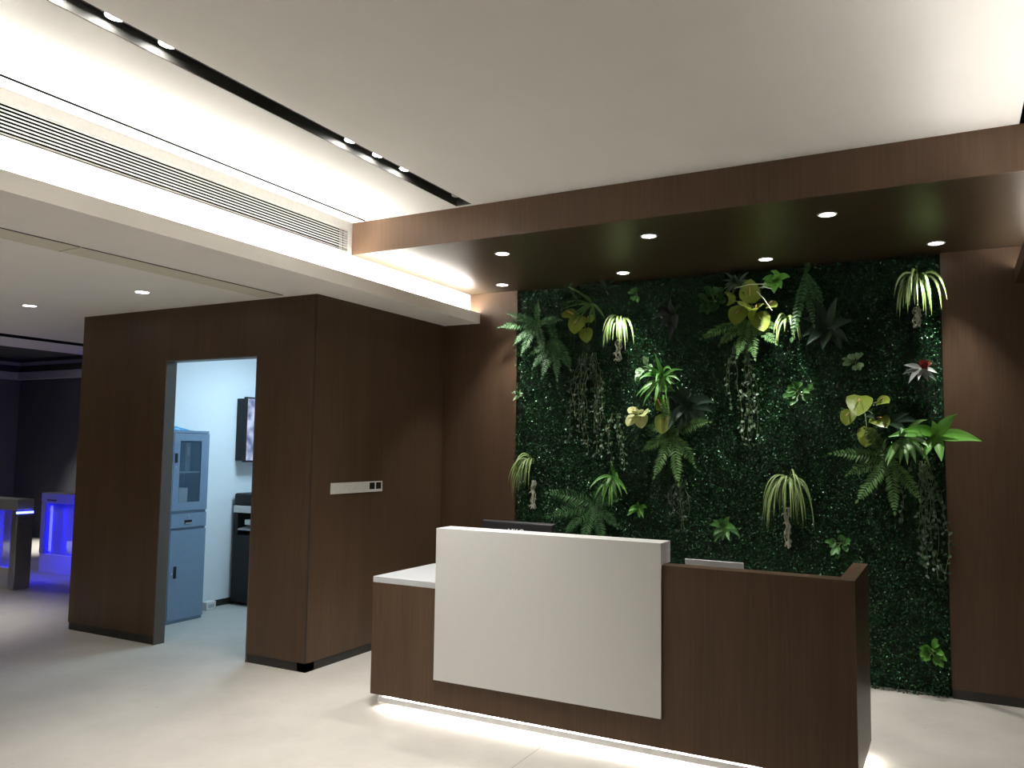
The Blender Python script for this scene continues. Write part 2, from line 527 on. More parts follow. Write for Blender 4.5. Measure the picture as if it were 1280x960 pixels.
downlight((-11.67, 7.34, 2.86), 'round downlight glimpsed at the edge of the dark gate hall ceiling', FAR_W * 0.8, 52, 1.0, 0.05, G2)
downlight((-10.2, 4.6, 2.86), 'round downlight in the gate hall ceiling outside the view', FAR_W * 0.06, 110, 0.6, 0.05, G2)

# black light channel
ch = thing('light_channel', 'long black recessed light channel cut into the upper white ceiling', 'light channel', (-2.644, 0, ZC))
m = MB()
m.box(-0.056, -0.052, -1.0, YF - 0.024, 0.001, 0.062)
m.box(0.052, 0.056, -1.0, YF - 0.024, 0.001, 0.062)
m.box(-0.056, 0.056, -1.0, YF - 0.024, 0.058, 0.062)
m.box(-0.056, 0.056, YF - 0.028, YF - 0.024, 0.001, 0.062)
m.build('channel_body', M['channel'], ch)
G3 = 'spotlights in the black ceiling channel'
for y, lab in ((1.654, 'spotlight in the black channel, cut by the top edge of the picture'),
               (1.834, 'spotlight in the black channel, left of the near pair'),
               (2.063, 'spotlight in the black channel, right of the near pair'),
               (3.170, 'spotlight in the black channel, first of the group of three'),
               (3.399, 'spotlight in the black channel, middle of the group of three'),
               (3.642, 'spotlight in the black channel, last of the group of three'),
               (0.20, 'unseen spotlight added in the black channel for bounce light'), (0.43, 'unseen spotlight added in the black channel for bounce light'),
               (0.66, 'unseen spotlight added in the black channel for bounce light')):  # last three are unseen, added so floor bounce lifts the ceiling
    t = thing('channel_spotlight', lab, 'spotlight', (-2.638, y, ZC + 0.058), G3)
    m = MB(); m.lathe([(0.036, -0.022), (0.039, -0.024), (0.041, -0.020), (0.041, -0.0005)]); m.build('housing', M['plastic_black'], t, smooth=True)
    m = MB(); m.disc(0.037, -0.023); m.build('lens', M['lens_slot'], t)
    spot('lamp', t, SLOT_W if y > 3 else SLOT_W * 0.3, 92, 0.9, z=-0.03)
t = thing('channel_spotlight', 'unlit pale spotlight at the fascia end of the black channel', 'spotlight', (-2.638, 4.18, ZC + 0.058), G3)
m = MB(); m.lathe([(0.030, -0.022), (0.034, -0.024), (0.036, -0.020), (0.036, -0.0005)]); m.build('housing', M['lens_off'], t, smooth=True)
m = MB(); m.disc(0.031, -0.023); m.build('lens', M['lens_off'], t)

# LED strips lying in the two coves
m = MB(); m.box(-0.008, 0.008, -0.6, YB - 0.03, 0, 0.008); m.box(-0.006, 0.006, -0.6, YB - 0.03, -0.044, 0)
tag(m.build('led_strip', M['cove'], loc=(-3.505, 0, ZL + 0.063)), 'white LED strip glowing in the cove behind the lip under the grille', 'light strip')
tag(m.build('led_strip', M['cove_right'], loc=(0.48, 0, 2.623)), 'white LED strip glowing in the cove at the right edge', 'light strip')

# air grille in the bulkhead
g = thing('air_grille', 'long white slatted air grille in the bulkhead above the cove', 'air vent', (XGR, 0, 2.786))
GH = ZC - 0.002 - 2.786
m = MB()
m.box(-0.02, 0.006, GY0 + 0.002, GY1 + 0.026, 0, 0.022); m.box(-0.02, 0.006, GY0 + 0.002, GY1 + 0.026, GH - 0.058, GH)
m.box(-0.02, 0.006, GY0 + 0.002, GY0 + 0.03, 0.022, GH - 0.058); m.box(-0.02, 0.006, GY1 - 0.018, GY1 + 0.026, 0.022, GH - 0.058)
m.build('frame', M['grille'], g)
m = MB()
nb = 9
for k in range(nb):
    z = 0.022 + (k + 0.62) * (GH - 0.08) / nb
    m.box(-0.001, 0.003, GY0 + 0.03, GY1 - 0.018, z - 0.0030, z + 0.0030)
m.build('slats', M['grille'], g)
m = MB()
y = GY0 + 0.06
while y < GY1 - 0.03:
    m.box(-0.012, -0.008, y, y + 0.003, 0.02, GH - 0.055); y += 0.052
m.build('rear_fins', M['fins'], g)
box(-0.09, -0.08, GY0 + 0.01, GY1 - 0.004, 0.002, GH - 0.01).build('dark_back', M['grille_back'], g)

# access panels in the lower ceiling
G4 = 'ceiling access panels'
for y0, y1, lab in ((-1.5, 2.693, 'long beige access panel in the lower ceiling, near the left edge'),
                    (2.699, HY1, 'beige access panel in the lower ceiling ending by the office wall corner')):
    t = thing('access_panel', lab, 'ceiling panel', (0, 0, ZL), G4)
    box(HX0 + 0.002, HX1 - 0.004, y0 + 0.002, y1 - 0.002, -0.005, -0.0005).build('panel', M['hatch'], t)
    m = MB(); m.box(HX1 - 0.004, HX1 + 0.001, y0 + 0.002, y1 - 0.002, -0.0035, -0.0005); m.box(HX0 - 0.002, HX0 + 0.002, y0 + 0.002, y1 - 0.002, -0.0035, -0.0005)
    m.build('shadow_strip', M['black'], t)  # black strips stand for the shade along the panel edges

# socket strip on the box side wall
s = thing('switch_panel', 'long white switch panel with two dark buttons on the walnut side wall', 'switch', (XS, 4.452, 1.168))
box(0, 0.008, 0, 0.584, 0, 0.078).build('plate', M['plastic_white'], s, bevel=0.002)
for y in (0.427, 0.504):
    box(0.008, 0.011, y, y + 0.059, 0.020, 0.069).build('button', M['plastic_black'], s, bevel=0.001)

# ================================================================ RECEPTION DESK
d = thing('reception_desk', 'L-shaped walnut reception desk with white raised front panel and glowing plinth', 'reception desk', (-1.69, 4.2, 0))
ox, oy = -1.69, 4.2


def db(x0, x1, y0, y1, z0, z1):
    return box(x0 - ox, x1 - ox, y0 - oy, y1 - oy, z0, z1)


XK0, XK1, ZK, ZKB, ZCT, YK2 = -3.0004, -0.3814, 0.9438, 0.0774, 0.7464, 4.56
mm = MB()
for a in ((XK0, -2.30, YK, YK + 0.03, ZKB, ZCT - 0.034), (-2.30, XK1, YK, YK + 0.10, ZKB, ZK)):
    x0, x1, y0, y1, z0, z1 = a
    mm.box(x0 - ox, x1 - ox, y0 - oy, y1 - oy, z0, z1)
mm.build('front_panel', M['wood'], d)
db(XK1 - 0.068, XK1, YK + 0.1, YK2, ZKB, ZK).build('side_panel', M['wood'], d)
db(XK0, XK0 + 0.03, YK + 0.03, YK2, ZKB, ZCT - 0.034).build('side_panel', M['wood'], d)
db(XK0, -2.05, YK, YK2, ZCT - 0.034, ZCT).build('counter_top', M['laminate_top'], d, bevel=0.0015)
db(-2.048, XK1 - 0.069, YK + 0.101, YK2, ZCT - 0.030, ZCT - 0.002).build('work_surface', M['laminate'], d)
mm = MB()
wx0, wx1, wy0, wy1 = -2.5566 - ox, -1.2533 - ox, 3.8986 - oy, 4.050 - oy
mm.box(wx0, wx1, wy0, YK - 0.0005 - oy, 0.2191, 1.051)
mm.box(wx0, wx1, YK - 0.0005 - oy, wy1 - 0.018, 1.033, 1.051)
mm.box(wx0, wx1, wy1 - 0.018, wy1, 0.945, 1.051)
mm.box(wx1 - 0.018, wx1, YK - 0.0005 - oy, wy1 - 0.018, 0.945, 1.033)
mm.box(wx0, wx0 + 0.018, YK - 0.0005 - oy, wy1 - 0.018, 0.945, 1.033)
mm.build('raised_front', M['laminate'], d)
db(-2.95, -0.46, 4.05, 4.09, 0.0, ZCT - 0.036).build('plinth', M['wood'], d)
mm = MB()
mm.box(-2.945 - ox, -0.44 - ox, YK + 0.020 - oy, YK + 0.026 - oy, 0.032, 0.062)
mm.box(-2.955 - ox, -2.945 - ox, YK + 0.016 - oy, YK + 0.05 - oy, 0.028, ZKB - 0.001)
mm.box(-2.945 - ox, -0.44 - ox, YK + 0.026 - oy, YK + 0.052 - oy, 0.058, 0.062)
lp = mm.build('led_profile', M['alu'], d)
db(-2.94, -0.45, YK + 0.027, YK + 0.050, 0.0335, 0.0365).build('led_strip', M['desk_led'], lp)
mm = MB()
for k in range(150):
    x0 = -2.93 - ox + k * 0.0165
    mm.box(x0, x0 + 0.0105, YK + 0.021 - oy, YK + 0.030 - oy, 0.0625, 0.0665 + 0.004 * (k % 3 == 0))
mm.build('led_diodes', M['desk_dots'], lp)
mm = MB(); mm.box(XK1 - 0.052, XK1 - 0.026, YK + 0.08 - oy, YK2 - 0.02 - oy, 0.060, 0.064)
mm = db(XK1 - 0.052, XK1 - 0.022, YK + 0.06, YK2 - 0.02, 0.055, 0.060).build('led_profile', M['alu'], d)
db(XK1 - 0.048, XK1 - 0.026, YK + 0.07, YK2 - 0.03, 0.050, 0.0545).build('led_strip', M['desk_led'], mm)

# monitor behind the raised panel
mo = thing('computer_monitor', 'black computer monitor seen from behind over the white raised panel', 'monitor', (-2.29, 4.36, ZCT + 0.001))
mm = MB()
mm.add([(-0.245, 0.03, 0.03), (0.245, 0.03, 0.03), (0.245, 0.03, 0.322), (-0.245, 0.03, 0.322),
        (-0.235, 0, 0.035), (0.235, 0, 0.035), (0.235, 0, 0.312), (-0.235, 0, 0.318)],
       [(0, 1, 2, 3), (4, 7, 6, 5), (0, 4, 5, 1), (1, 5, 6, 2), (2, 6, 7, 3), (3, 7, 4, 0)])
mm.build('casing', M['plastic_black'], mo, bevel=0.006)
box(-0.235, 0.235, 0.0302, 0.0315, 0.04, 0.312).build('display', M['gate_dark'], mo)
mm = MB(); mm.box(-0.03, 0.03, -0.03, -0.0005, 0.004, 0.2); mm.box(-0.11, 0.11, -0.08, 0.09, 0, 0.008); mm.build('stand', M['plastic_black'], mo, bevel=0.002)
cu = bpy.data.curves.new('logo', 'FONT'); cu.body = 'HKC'; cu.size = 0.052; cu.extrude = 0.0006; cu.align_x = 'CENTER'
tmp = bpy.data.objects.new('logo_text', cu); COL.objects.link(tmp)
bpy.context.view_layer.update()
lm = bpy.data.meshes.new_from_object(tmp.evaluated_get(bpy.context.evaluated_depsgraph_get()))
bpy.data.objects.remove(tmp)
lm.materials.clear(); lm.materials.append(M['logo'])
lo = bpy.data.objects.new('logo', lm); COL.objects.link(lo); lo.parent = mo
lo.rotation_euler = (math.pi / 2, 0, 0); lo.location = (-0.005, -0.0012, 0.2415)

lt = thing('laptop', 'grey open laptop peeking over the right part of the walnut desk', 'laptop', (-1.08, 4.25, ZCT + 0.0))
box(-0.15, 0.15, 0.02, 0.235, 0.0005, 0.018).build('base', M['plastic_grey'], lt, bevel=0.004)
lid = box(-0.15, 0.15, -0.004, 0.004, 0, 0.190).build('lid', M['plastic_grey'], lt, bevel=0.003)
lid.location = (0, 0.018, 0.012); lid.rotation_euler = (math.radians(12), 0, 0)
dsp = box(-0.14, 0.14, 0.0042, 0.0052, 0.012, 0.18).build('display', M['gate_dark'], lid)

# ================================================================ OFFICE CONTENTS
CX, CY0, CY1, CH = -5.79, 4.385, 5.135, 1.62
c = thing('filing_cabinet', 'tall blue-grey steel cabinet with glazed upper doors inside the office', 'cabinet', (CX, CY0, 0))
W = CY1 - CY0
mm = MB()
mm.box(-0.277, -0.272, 0, W, 0, CH); mm.box(-0.272, 0, 0, 0.014, 0, CH - 0.02); mm.box(-0.272, 0, W - 0.014, W, 0, CH - 0.02)
mm.box(-0.272, 0.004, 0, W, CH - 0.02, CH); mm.box(-0.272, 0, 0.014, W - 0.014, 0, 0.03)
mm.box(-0.272, 0, 0.014, W - 0.014, 0.775, 0.79); mm.box(-0.272, 0, 0.014, W - 0.014, 0.915, 0.935)
mm.build('body', M['cab'], c)
box(-0.26, -0.02, 0.015, W - 0.015, 1.255, 1.268).build('shelf', M['binder'], c)
half = W / 2
for k in range(2):
    y0 = 0.003 + k * half; y1 = y0 + half - 0.005
    mm = MB()
    fz0, fz1, sw = 0.938, CH - 0.024, 0.062
    mm.box(0, 0.014, y0, y0 + sw, fz0 + 0.07, fz1 - 0.065); mm.box(0, 0.014, y1 - sw - 0.02, y1, fz0 + 0.07, fz1 - 0.065)
    mm.box(0, 0.014, y0, y1, fz0, fz0 + 0.07); mm.box(0, 0.014, y0, y1, fz1 - 0.065, fz1)
    dr = mm.build('glazed_door', M['cab'], c)
    box(0.004, 0.007, y0 + sw - 0.004, y1 - sw - 0.016, fz0 + 0.066, fz1 - 0.06).build('pane', M['glass'], dr)
    hy = y0 + 0.012 if k else y1 - 0.034
    box(0.014, 0.020, hy, hy + 0.026, 1.345, 1.425).build('handle', M['plastic_black'], dr, bevel=0.002)
    box(0.014, 0.022, hy + 0.004, hy + 0.016, 1.305, 1.318).build('lock', M['steel'], dr)
    ld = box(0, 0.014, y0, y1, 0.028, 0.772).build('lower_door', M['cab'], c, bevel=0.002)
    hy = y0 + 0.045 if k else y1 - 0.075
    box(0.0142, 0.018, hy, hy + 0.03, 0.375, 0.475).build('handle', M['plastic_black'], ld, bevel=0.002)
    box(0.0142, 0.020, hy - 0.028, hy - 0.012, 0.41, 0.428).build('lock', M['steel'], ld)
    dw = box(0, 0.014, y0, y1, 0.793, 0.913).build('drawer', M['cab'], c, bevel=0.002)
    yc = (y0 + y1) / 2
    hd = box(0.0142, 0.017, yc - 0.048, yc + 0.030, 0.825, 0.856).build('handle', M['plastic_black'], dw)
    box(0.017, 0.022, yc - 0.040, yc + 0.024, 0.826, 0.834).build('pull_lip', M['steel'], hd)
    box(0.0142, 0.019, yc - 0.014, yc - 0.002, 0.882, 0.894).build('lock', M['steel'], dw)

# what stands on the cabinet shelves and on top
t = thing('binder', 'pale grey upright binder on the lower glazed shelf of the cabinet', 'binder', (CX - 0.14, 4.885, 0.936))
box(-0.10, 0.08, 0, 0.10, 0, 0.19).build('cover', M['box_pale'], t, bevel=0.003)
box(-0.092, 0.0815, 0.008, 0.092, 0.006, 0.184).build('paper_block', M['plastic_white'], t)
t = thing('bottle', 'small dark bottle beside the binder inside the cabinet', 'bottle', (CX - 0.08, 4.83, 0.9355))
mm = MB(); mm.lathe([(0.0, 0.0), (0.032, 0.0), (0.034, 0.01), (0.034, 0.085), (0.014, 0.11), (0.013, 0.135), (0.0, 0.135)], 20); mm.build('body', M['plastic_black'], t, smooth=True)
mm = MB(); mm.lathe([(0.0, 0.1355), (0.015, 0.1355), (0.015, 0.15), (0.0, 0.15)], 20); mm.build('cap', M['gate_dark'], t)
t = thing('file_box', 'grey upright file box on the upper glazed shelf of the cabinet', 'file box', (CX - 0.15, 4.965, 1.2685))
box(-0.08, 0.07, 0, 0.05, 0, 0.25).build('box', M['binder'], t, bevel=0.003)
box(0.0702, 0.0712, 0.010, 0.040, 0.14, 0.21).build('spine_label', M['box_pale'], t)
t = thing('tissue_box', 'small pale box on the upper shelf beside the cabinet handle', 'box', (CX - 0.13, 4.79, 1.2685))
box(-0.06, 0.06, 0, 0.10, 0, 0.055).build('box', M['box_pale'], t, bevel=0.003)
box(-0.03, 0.03, 0.03, 0.07, 0.0552, 0.062).build('opening', M['plastic_white'], t)

# crumpled blue bag on the cabinet
mm = MB()
nx, ny = 14, 16
vs = []; rr = random.Random(3)
for i in range(nx + 1):
    for j in range(ny + 1):
        u, v = i / nx, j / ny
        e = math.sin(math.pi * u) ** 0.6 * math.sin(math.pi * v) ** 0.6
        h = e * (0.062 - 0.045 * v) * (0.65 + 0.7 * rr.random()) + 0.002
        vs.append((-0.09 + 0.18 * u + rr.uniform(-.006, .006), 0.46 * v + rr.uniform(-.008, .008), h))
fs = [(i * (ny + 1) + j, (i + 1) * (ny + 1) + j, (i + 1) * (ny + 1) + j + 1, i * (ny + 1) + j + 1) for i in range(nx) for j in range(ny)]
mm.add(vs, fs)
mm.add([(-0.09, 0, 0.0), (0.09, 0, 0.0), (0.09, 0.46, 0.0), (-0.09, 0.46, 0.0)], [(0, 3, 2, 1)])
tag(mm.build('plastic_bag', M['bag'], loc=(CX - 0.12, 4.55, CH + 0.0005)), 'crumpled blue plastic bag on top of the steel cabinet', 'bag')

# wall television
t = thing('television', 'wall-mounted black television showing a bluish picture inside the office', 'television', (-6.07, 5.712, 1.34))
box(0.088, 0.128, 0, 1.0, 0, 0.625).build('casing', M['plastic_black'], t, bevel=0.004)
box(0.1282, 0.1292, 0.014, 0.986, 0.016, 0.611).build('display', M['screen'], t)
box(0.0, 0.088, 0.0, 1.0, 0.012, 0.61).build('mount_box', M['plastic_black'], t)

# copier
t = thing('photocopier', 'black office photocopier with a white band standing against the office wall', 'copier', (-6.04, 5.69, 0))
mm = MB()
mm.box(0, 0.56, 0, 0.55, 0.03, 0.655); mm.box(0, 0.06, 0, 0.55, 0.655, 0.862); mm.box(0.06, 0.56, 0.25, 0.55, 0.655, 0.862)
mm.build('body', M['plastic_black'], t, bevel=0.006)
box(0.005, 0.56, -0.004, 0.55, 0.863, 0.928).build('scanner_band', M['plastic_white'], t, bevel=0.004)
box(0.0, 0.56, 0.0, 0.55, 0.929, 1.045).build('lid', M['plastic_black'], t, bevel=0.02)
mm = MB(); mm.add([(0.062, 0.002, 0.70), (0.5, 0.002, 0.70), (0.5, 0.245, 0.735), (0.062, 0.245, 0.735), (0.062, 0.002, 0.714), (0.5, 0.002, 0.714), (0.5, 0.245, 0.75), (0.062, 0.245, 0.75)],
                  [(0, 3, 2, 1), (4, 5, 6, 7), (0, 1, 5, 4), (1, 2, 6, 5), (2, 3, 7, 6), (3, 0, 4, 7)])
tr = mm.build('paper_tray', M['plastic_grey'], t)
mm = MB(); mm.box(0.14, 0.45, 0.012, 0.2, 0.752, 0.80); mm.build('paper_stack', M['plastic_white'], tr)
for fx in (0.05, 0.51):
    for fy in (0.05, 0.50):
        mm = MB(); mm.lathe([(0, 0), (0.022, 0), (0.022, 0.030), (0, 0.030)], 14, (fx, fy, 0)); mm.build('caster', M['gate_dark'], t)
t = thing('power_strip', 'small white power adapter on the office floor behind the cabinet', 'adapter', (-6.05, 5.36, 0))
box(0, 0.07, 0, 0.11, 0, 0.075).build('case', M['plastic_white'], t, bevel=0.006)
box(0.0702, 0.0712, 0.02, 0.09, 0.02, 0.05).build('socket_face', M['plastic_grey'], t)

pn = thing('office_ceiling_panel', 'cool white ceiling light panel inside the office', 'ceiling light', (-5.0, 5.6, 2.50))
box(-0.31, 0.31, -0.31, 0.31, -0.012, -0.0005).build('frame', M['lamp_trim'], pn)
al = bpy.data.lights.new('lamp', 'AREA'); al.energy = OFFICE_W; al.size = 0.58; al.color = (0.54, 0.77, 0.95)
ao = bpy.data.objects.new('lamp', al); COL.objects.link(ao); ao.parent = pn; ao.location = (0, 0, -0.016)
box(-0.29, 0.29, -0.29, 0.29, -0.0135, -0.0122).build('diffuser', glow('office_panel_glow', (0.50, 0.80, 1.0), 6.0), pn)


# ================================================================ TURNSTILES
def turnstile(loc, label, length):
    t = thing('turnstile', label, 'turnstile', loc, 'entrance gates')
    D = 0.18
    box(-length, -0.005, 0, D, 0.80, 0.915).build('top_beam', M['gate_body'], t, bevel=0.008)
    box(-length + 0.0, -0.10, 0.01, D - 0.01, 0, 0.215).build('base', M['gate_base'], t, bevel=0.004)
    p_ = MB(); p_.box(-0.095, 0, 0, D, 0, 0.80); p_.build('end_post', M['steel'], t, bevel=0.012)
    p_ = MB(); p_.box(-length, -length + 0.085, 0, D, 0.215, 0.80); p_.build('end_post', M['gate_body'], t, bevel=0.012)
    box(-length + 0.085, -0.095, 0.05, 0.058, 0.215, 0.80).build('acrylic_panel', M['gate_glass'], t)
    box(-length + 0.12, -length + 0.32, 0.07, 0.13, 0.215, 0.80).build('drive_column', M['gate_base'], t, bevel=0.004)
    box(-length + 0.115, -length + 0.285, -0.004, 0.002, 0.828, 0.842).build('card_slot', M['gate_dark'], t)
    box(-length + 0.087, -length + 0.094, 0.06, 0.12, 0.24, 0.76).build('edge_light', M['blue'], t)
    box(-0.108, -0.100, 0.06, 0.12, 0.24, 0.76).build('edge_light', M['blue'], t)
    box(-0.006, 0.006, -0.004, D * 0.95, 0.768, 0.790).build('indicator_bar', M['blue_core'], t)
    return t


turnstile((-8.43, 5.06, 0), 'near grey turnstile with a glowing blue bar on its steel end post', 0.75)
turnstile((-8.62, 5.92, 0), 'further grey turnstile with blue glow behind its panel, beside the office wall', 0.78)


# ================================================================ LIVING WALL
YM = 5.83   # general depth of the mat surface

# boxwood mat: uncountable small leaves, one object
N = 120000
xs = RNG.uniform(XG0 + 0.006, XG1 - 0.006, N)
zs = RNG.uniform(0.0, ZS - 0.01, N)
bump = (np.sin(xs * 9.1 + 1.3) * np.sin(zs * 7.7 + xs * 2.1) + np.sin(xs * 21 + zs * 5) * np.sin(zs * 19 - xs * 3)) * 0.010
ys = YM + 0.012 - bump + RNG.uniform(-0.012, 0.055, N) 
ys = np.minimum(ys, YB + 0.05)
ln = RNG.uniform(0.009, 0.0165, N); wd = ln * RNG.uniform(0.32, 0.45, N)
phi = RNG.uniform(0, 2 * np.pi, N); el = RNG.uniform(-0.15, 1.25, N)
dx = np.cos(phi) * np.cos(el); dz = np.sin(phi) * np.cos(el) - 0.15; dy = -np.sin(el)
D3 = np.stack([dx, dy, dz], 1); D3 /= np.linalg.norm(D3, axis=1)[:, None]
rnd = RNG.normal(0, 0.6, (N, 3)) + np.array([0, -1.0, 0.45])
S3 = np.cross(D3, rnd); S3 /= np.linalg.norm(S3, axis=1)[:, None] + 1e-9
N3 = np.cross(S3, D3)
P0 = np.stack([xs, ys, zs], 1)
V = np.empty((N, 4, 3))
V[:, 0] = P0
V[:, 1] = P0 + D3 * (ln * 0.5)[:, None] + S3 * wd[:, None] + N3 * (wd * 0.3)[:, None]
V[:, 2] = P0 + D3 * ln[:, None]
V[:, 3] = P0 + D3 * (ln * 0.5)[:, None] - S3 * wd[:, None] + N3 * (wd * 0.3)[:, None]
V[:, :, 0] = np.clip(V[:, :, 0], XG0 + 0.002, XG1 - 0.002)
V[:, :, 2] = np.clip(V[:, :, 2], 0.002, ZS - 0.002)
me = bpy.data.meshes.new('boxwood_mat')
me.vertices.add(N * 4); me.vertices.foreach_set('co', V.reshape(-1))
idx = np.arange(N)[:, None] * 4
tri = np.concatenate([idx + [0, 1, 2], idx + [0, 2, 3]], 1).reshape(-1)
me.loops.add(N * 6); me.loops.foreach_set('vertex_index', tri)
me.polygons.add(N * 2); me.polygons.foreach_set('loop_start', np.arange(N * 2) * 3)
me.update(); me.validate()
me.materials.append(M['box'])
bo = bpy.data.objects.new('boxwood_mat', me); COL.objects.link(bo)
tag(bo, 'dense dark green boxwood leaf mat covering the recess behind the desk', 'living wall', kind='stuff')


def dirv(phi, e):
    p, q = math.radians(phi), math.radians(e)
    return Vector((math.cos(p) * math.cos(q), -math.sin(q), math.sin(p) * math.cos(q)))


def leaf(mb, p, d, L, w, droop=0.0, shape='lance', seg=7, fold=0.25, mats=(0, 0), ref=(0, -1, 0.25), tw=0.0):
    """one leaf as a folded strip, four faces across; mats = (outer, inner)"""
    p = Vector(p); d = Vector(d).normalized(); ref = Vector(ref)
    st = L / seg; rows = []
    for i in range(seg + 1):
        t = i / seg
        if shape == 'lance': k = math.sin(math.pi * min(1, t * 0.97 + 0.03) ** 0.75)
        elif shape == 'strap': k = min(1, 0.55 + t * 2) * (1 - max(0, t - 0.35) ** 1.3 / (0.65 ** 1.3))
        elif shape == 'heart': k = (min(1, (t + 0.12) / 0.36)) ** 0.7 * math.cos(math.pi / 2 * max(0, (t - 0.36) / 0.64)) ** 0.6
        else: k = math.sin(math.pi * min(1, t * 0.96 + 0.04)) ** 0.7
        k = max(k, 0.03)
        s_ = d.cross(ref)
        if s_.length < 0.05: s_ = d.cross(Vector((0.3, -0.2, 1)))
        s_.normalize(); n = s_.cross(d)
        if tw: s_ = (Matrix.Rotation(tw * t, 3, d) @ s_)
        hw = w * 0.5 * k
        rows.append([p + s_ * (hw * a) + n * (hw * fold * abs(a)) for a in (-1, -0.45, 0, 0.45, 1)])
        p = p + d * st
        d = (d + Vector((0, 0, -droop * st / L))).normalized()
    vs = [v for r in rows for v in r]
    fo, fi = [], []
    for i in range(seg):
        for k in range(4):
            q = (i * 5 + k, i * 5 + k + 1, (i + 1) * 5 + k + 1, (i + 1) * 5 + k)
            (fi if k in (1, 2) else fo).append(q)
    o = len(mb.v)
    mb.v += [tuple(v) for v in vs]
    for fs, mi in ((fo, mats[0]), (fi, mats[1])):
        mb.f += [tuple(i + o for i in f) for f in fs]; mb.mi += [mi] * len(fs)
    return p, d


R = random.Random(21)


def frond(mb, p, d, L, w, droop, n=17, seg=None):
    """fern frond: midrib with pairs of narrow leaflets"""
    p = Vector(p); d = Vector(d).normalized(); st = L / n; pts = [p.copy()]
    for i in range(n):
        t = (i + 0.5) / n
        s_ = d.cross(Vector((0, -1, 0.3)))
        if s_.length < 0.05: s_ = d.cross(Vector((1, 0, 0)))
        s_.normalize()
        ll = w * 0.5 * math.sin(math.pi * (0.14 + 0.82 * t)) ** 0.8 * R.uniform(0.8, 1.1)
        for sg in (-1, 1):
            leaf(mb, p, (s_ * sg + d * R.uniform(0.45, 0.75) + Vector((0, R.uniform(-.25, .15), 0))), ll, st * 0.86, 0.3 + R.uniform(0, 0.5), 'lance', 3, 0.3, (0, 0))
        p = p + d * st; d = (d + Vector((0, 0, -droop / n))).normalized(); pts.append(p.copy())
    leaf(mb, p, d, st * 1.6, st, 0.1, 'lance', 3, 0.2)
    mb.tube(pts, [0.0022 * (1 - 0.6 * i / n) for i in range(n + 1)], 4, 0)


def fern(x, z, label, fronds, mat='fern', name='fern'):
    t = thing(name, label, 'plant', (x, YM, z), 'plants on the living wall')
    for ph, e, L, w, dr in fronds:
        mb = MB(); frond(mb, (0, -0.004, 0), dirv(ph, e * 0.6), L, w, dr); mb.build('frond', M[mat], t)
    return t


def roots(mb, p, L, n, spread=0.03):
    for k in range(n):
        q = Vector(p) + Vector((R.uniform(-spread, spread) * 0.4, R.uniform(-0.01, 0.01), 0)); pts = [q.copy()]
        ang = R.uniform(0, 6); m_ = 8
        for i in range(m_):
            q = q + Vector((0.012 * math.sin(ang + i * 1.7) + R.uniform(-.004, .004), R.uniform(-.004, .004), -L / m_ * R.uniform(0.7, 1.1)))
            pts.append(q.copy())
        mb.tube(pts, [0.0042] * (m_) + [0.006], 5)
        for i in range(1, m_ + 1, 2):
            leaf(mb, pts[i], dirv(R.uniform(-170, -10), R.uniform(0, 60)), 0.035 * R.uniform(.6, 1.1), 0.010, 1.2, 'strap', 4, 0.3)


def spider(x, z, label, n, L, w, rootL=0.0, spread=(-200, 20), cream_in=True, droop=3.2, rx=0.0, out=(25, 60)):
    t = thing('spider_plant', label, 'plant', (x, YM, z), 'plants on the living wall')
    mb = MB()
    for k in range(n):
        ph = spread[0] + (spread[1] - spread[0]) * (k + R.uniform(0.1, 0.9)) / n
        leaf(mb, (R.uniform(-.012, .012), 0, R.uniform(-.012, .012)), dirv(ph, R.uniform(*out)), L * R.uniform(0.65, 1.1), w * R.uniform(0.8, 1.15), droop * R.uniform(0.85, 1.2),
             'strap', 11, 0.35, (1, 0) if cream_in else (0, 1), tw=R.uniform(-.5, .5))
    mb.build('foliage', [M['cream'], M['stripe_green']], t, smooth=True)
    if rootL:
        mb = MB(); roots(mb, (rx, -0.045, -L * 0.40), rootL, 7, 0.05); mb.build('roots', M['root'], t, smooth=True)
    return t


def rosette(x, z, label, n, L, w, mat, name='leafy_plant', a0=0, a1=360, e=(15, 60), droop=0.9, shape='lance', stem=True, cat='plant', mats2=None):
    t = thing(name, label, cat, (x, YM, z), 'plants on the living wall')
    mb = MB()
    for k in range(n):
        ph = a0 + (a1 - a0) * (k + R.uniform(0.15, 0.85)) / n
        leaf(mb, (R.uniform(-.008, .008), -0.012, R.uniform(-.008, .008)), dirv(ph, R.uniform(*e)), L * R.uniform(0.7, 1.1), w * R.uniform(0.8, 1.15), droop * R.uniform(0.6, 1.3), shape, 8, 0.28,
             (0, 1) if mats2 else (0, 0))
    mb.build('foliage', [M[mat], M[mats2]] if mats2 else M[mat], t, smooth=True)
    if stem:
        mb = MB(); mb.tube([(0, 0.02, -0.02), (0, 0.0, -0.008), (0, -0.018, 0)], [0.006, 0.006, 0.004], 6); mb.build('stem', M['stem'], t)
    return t


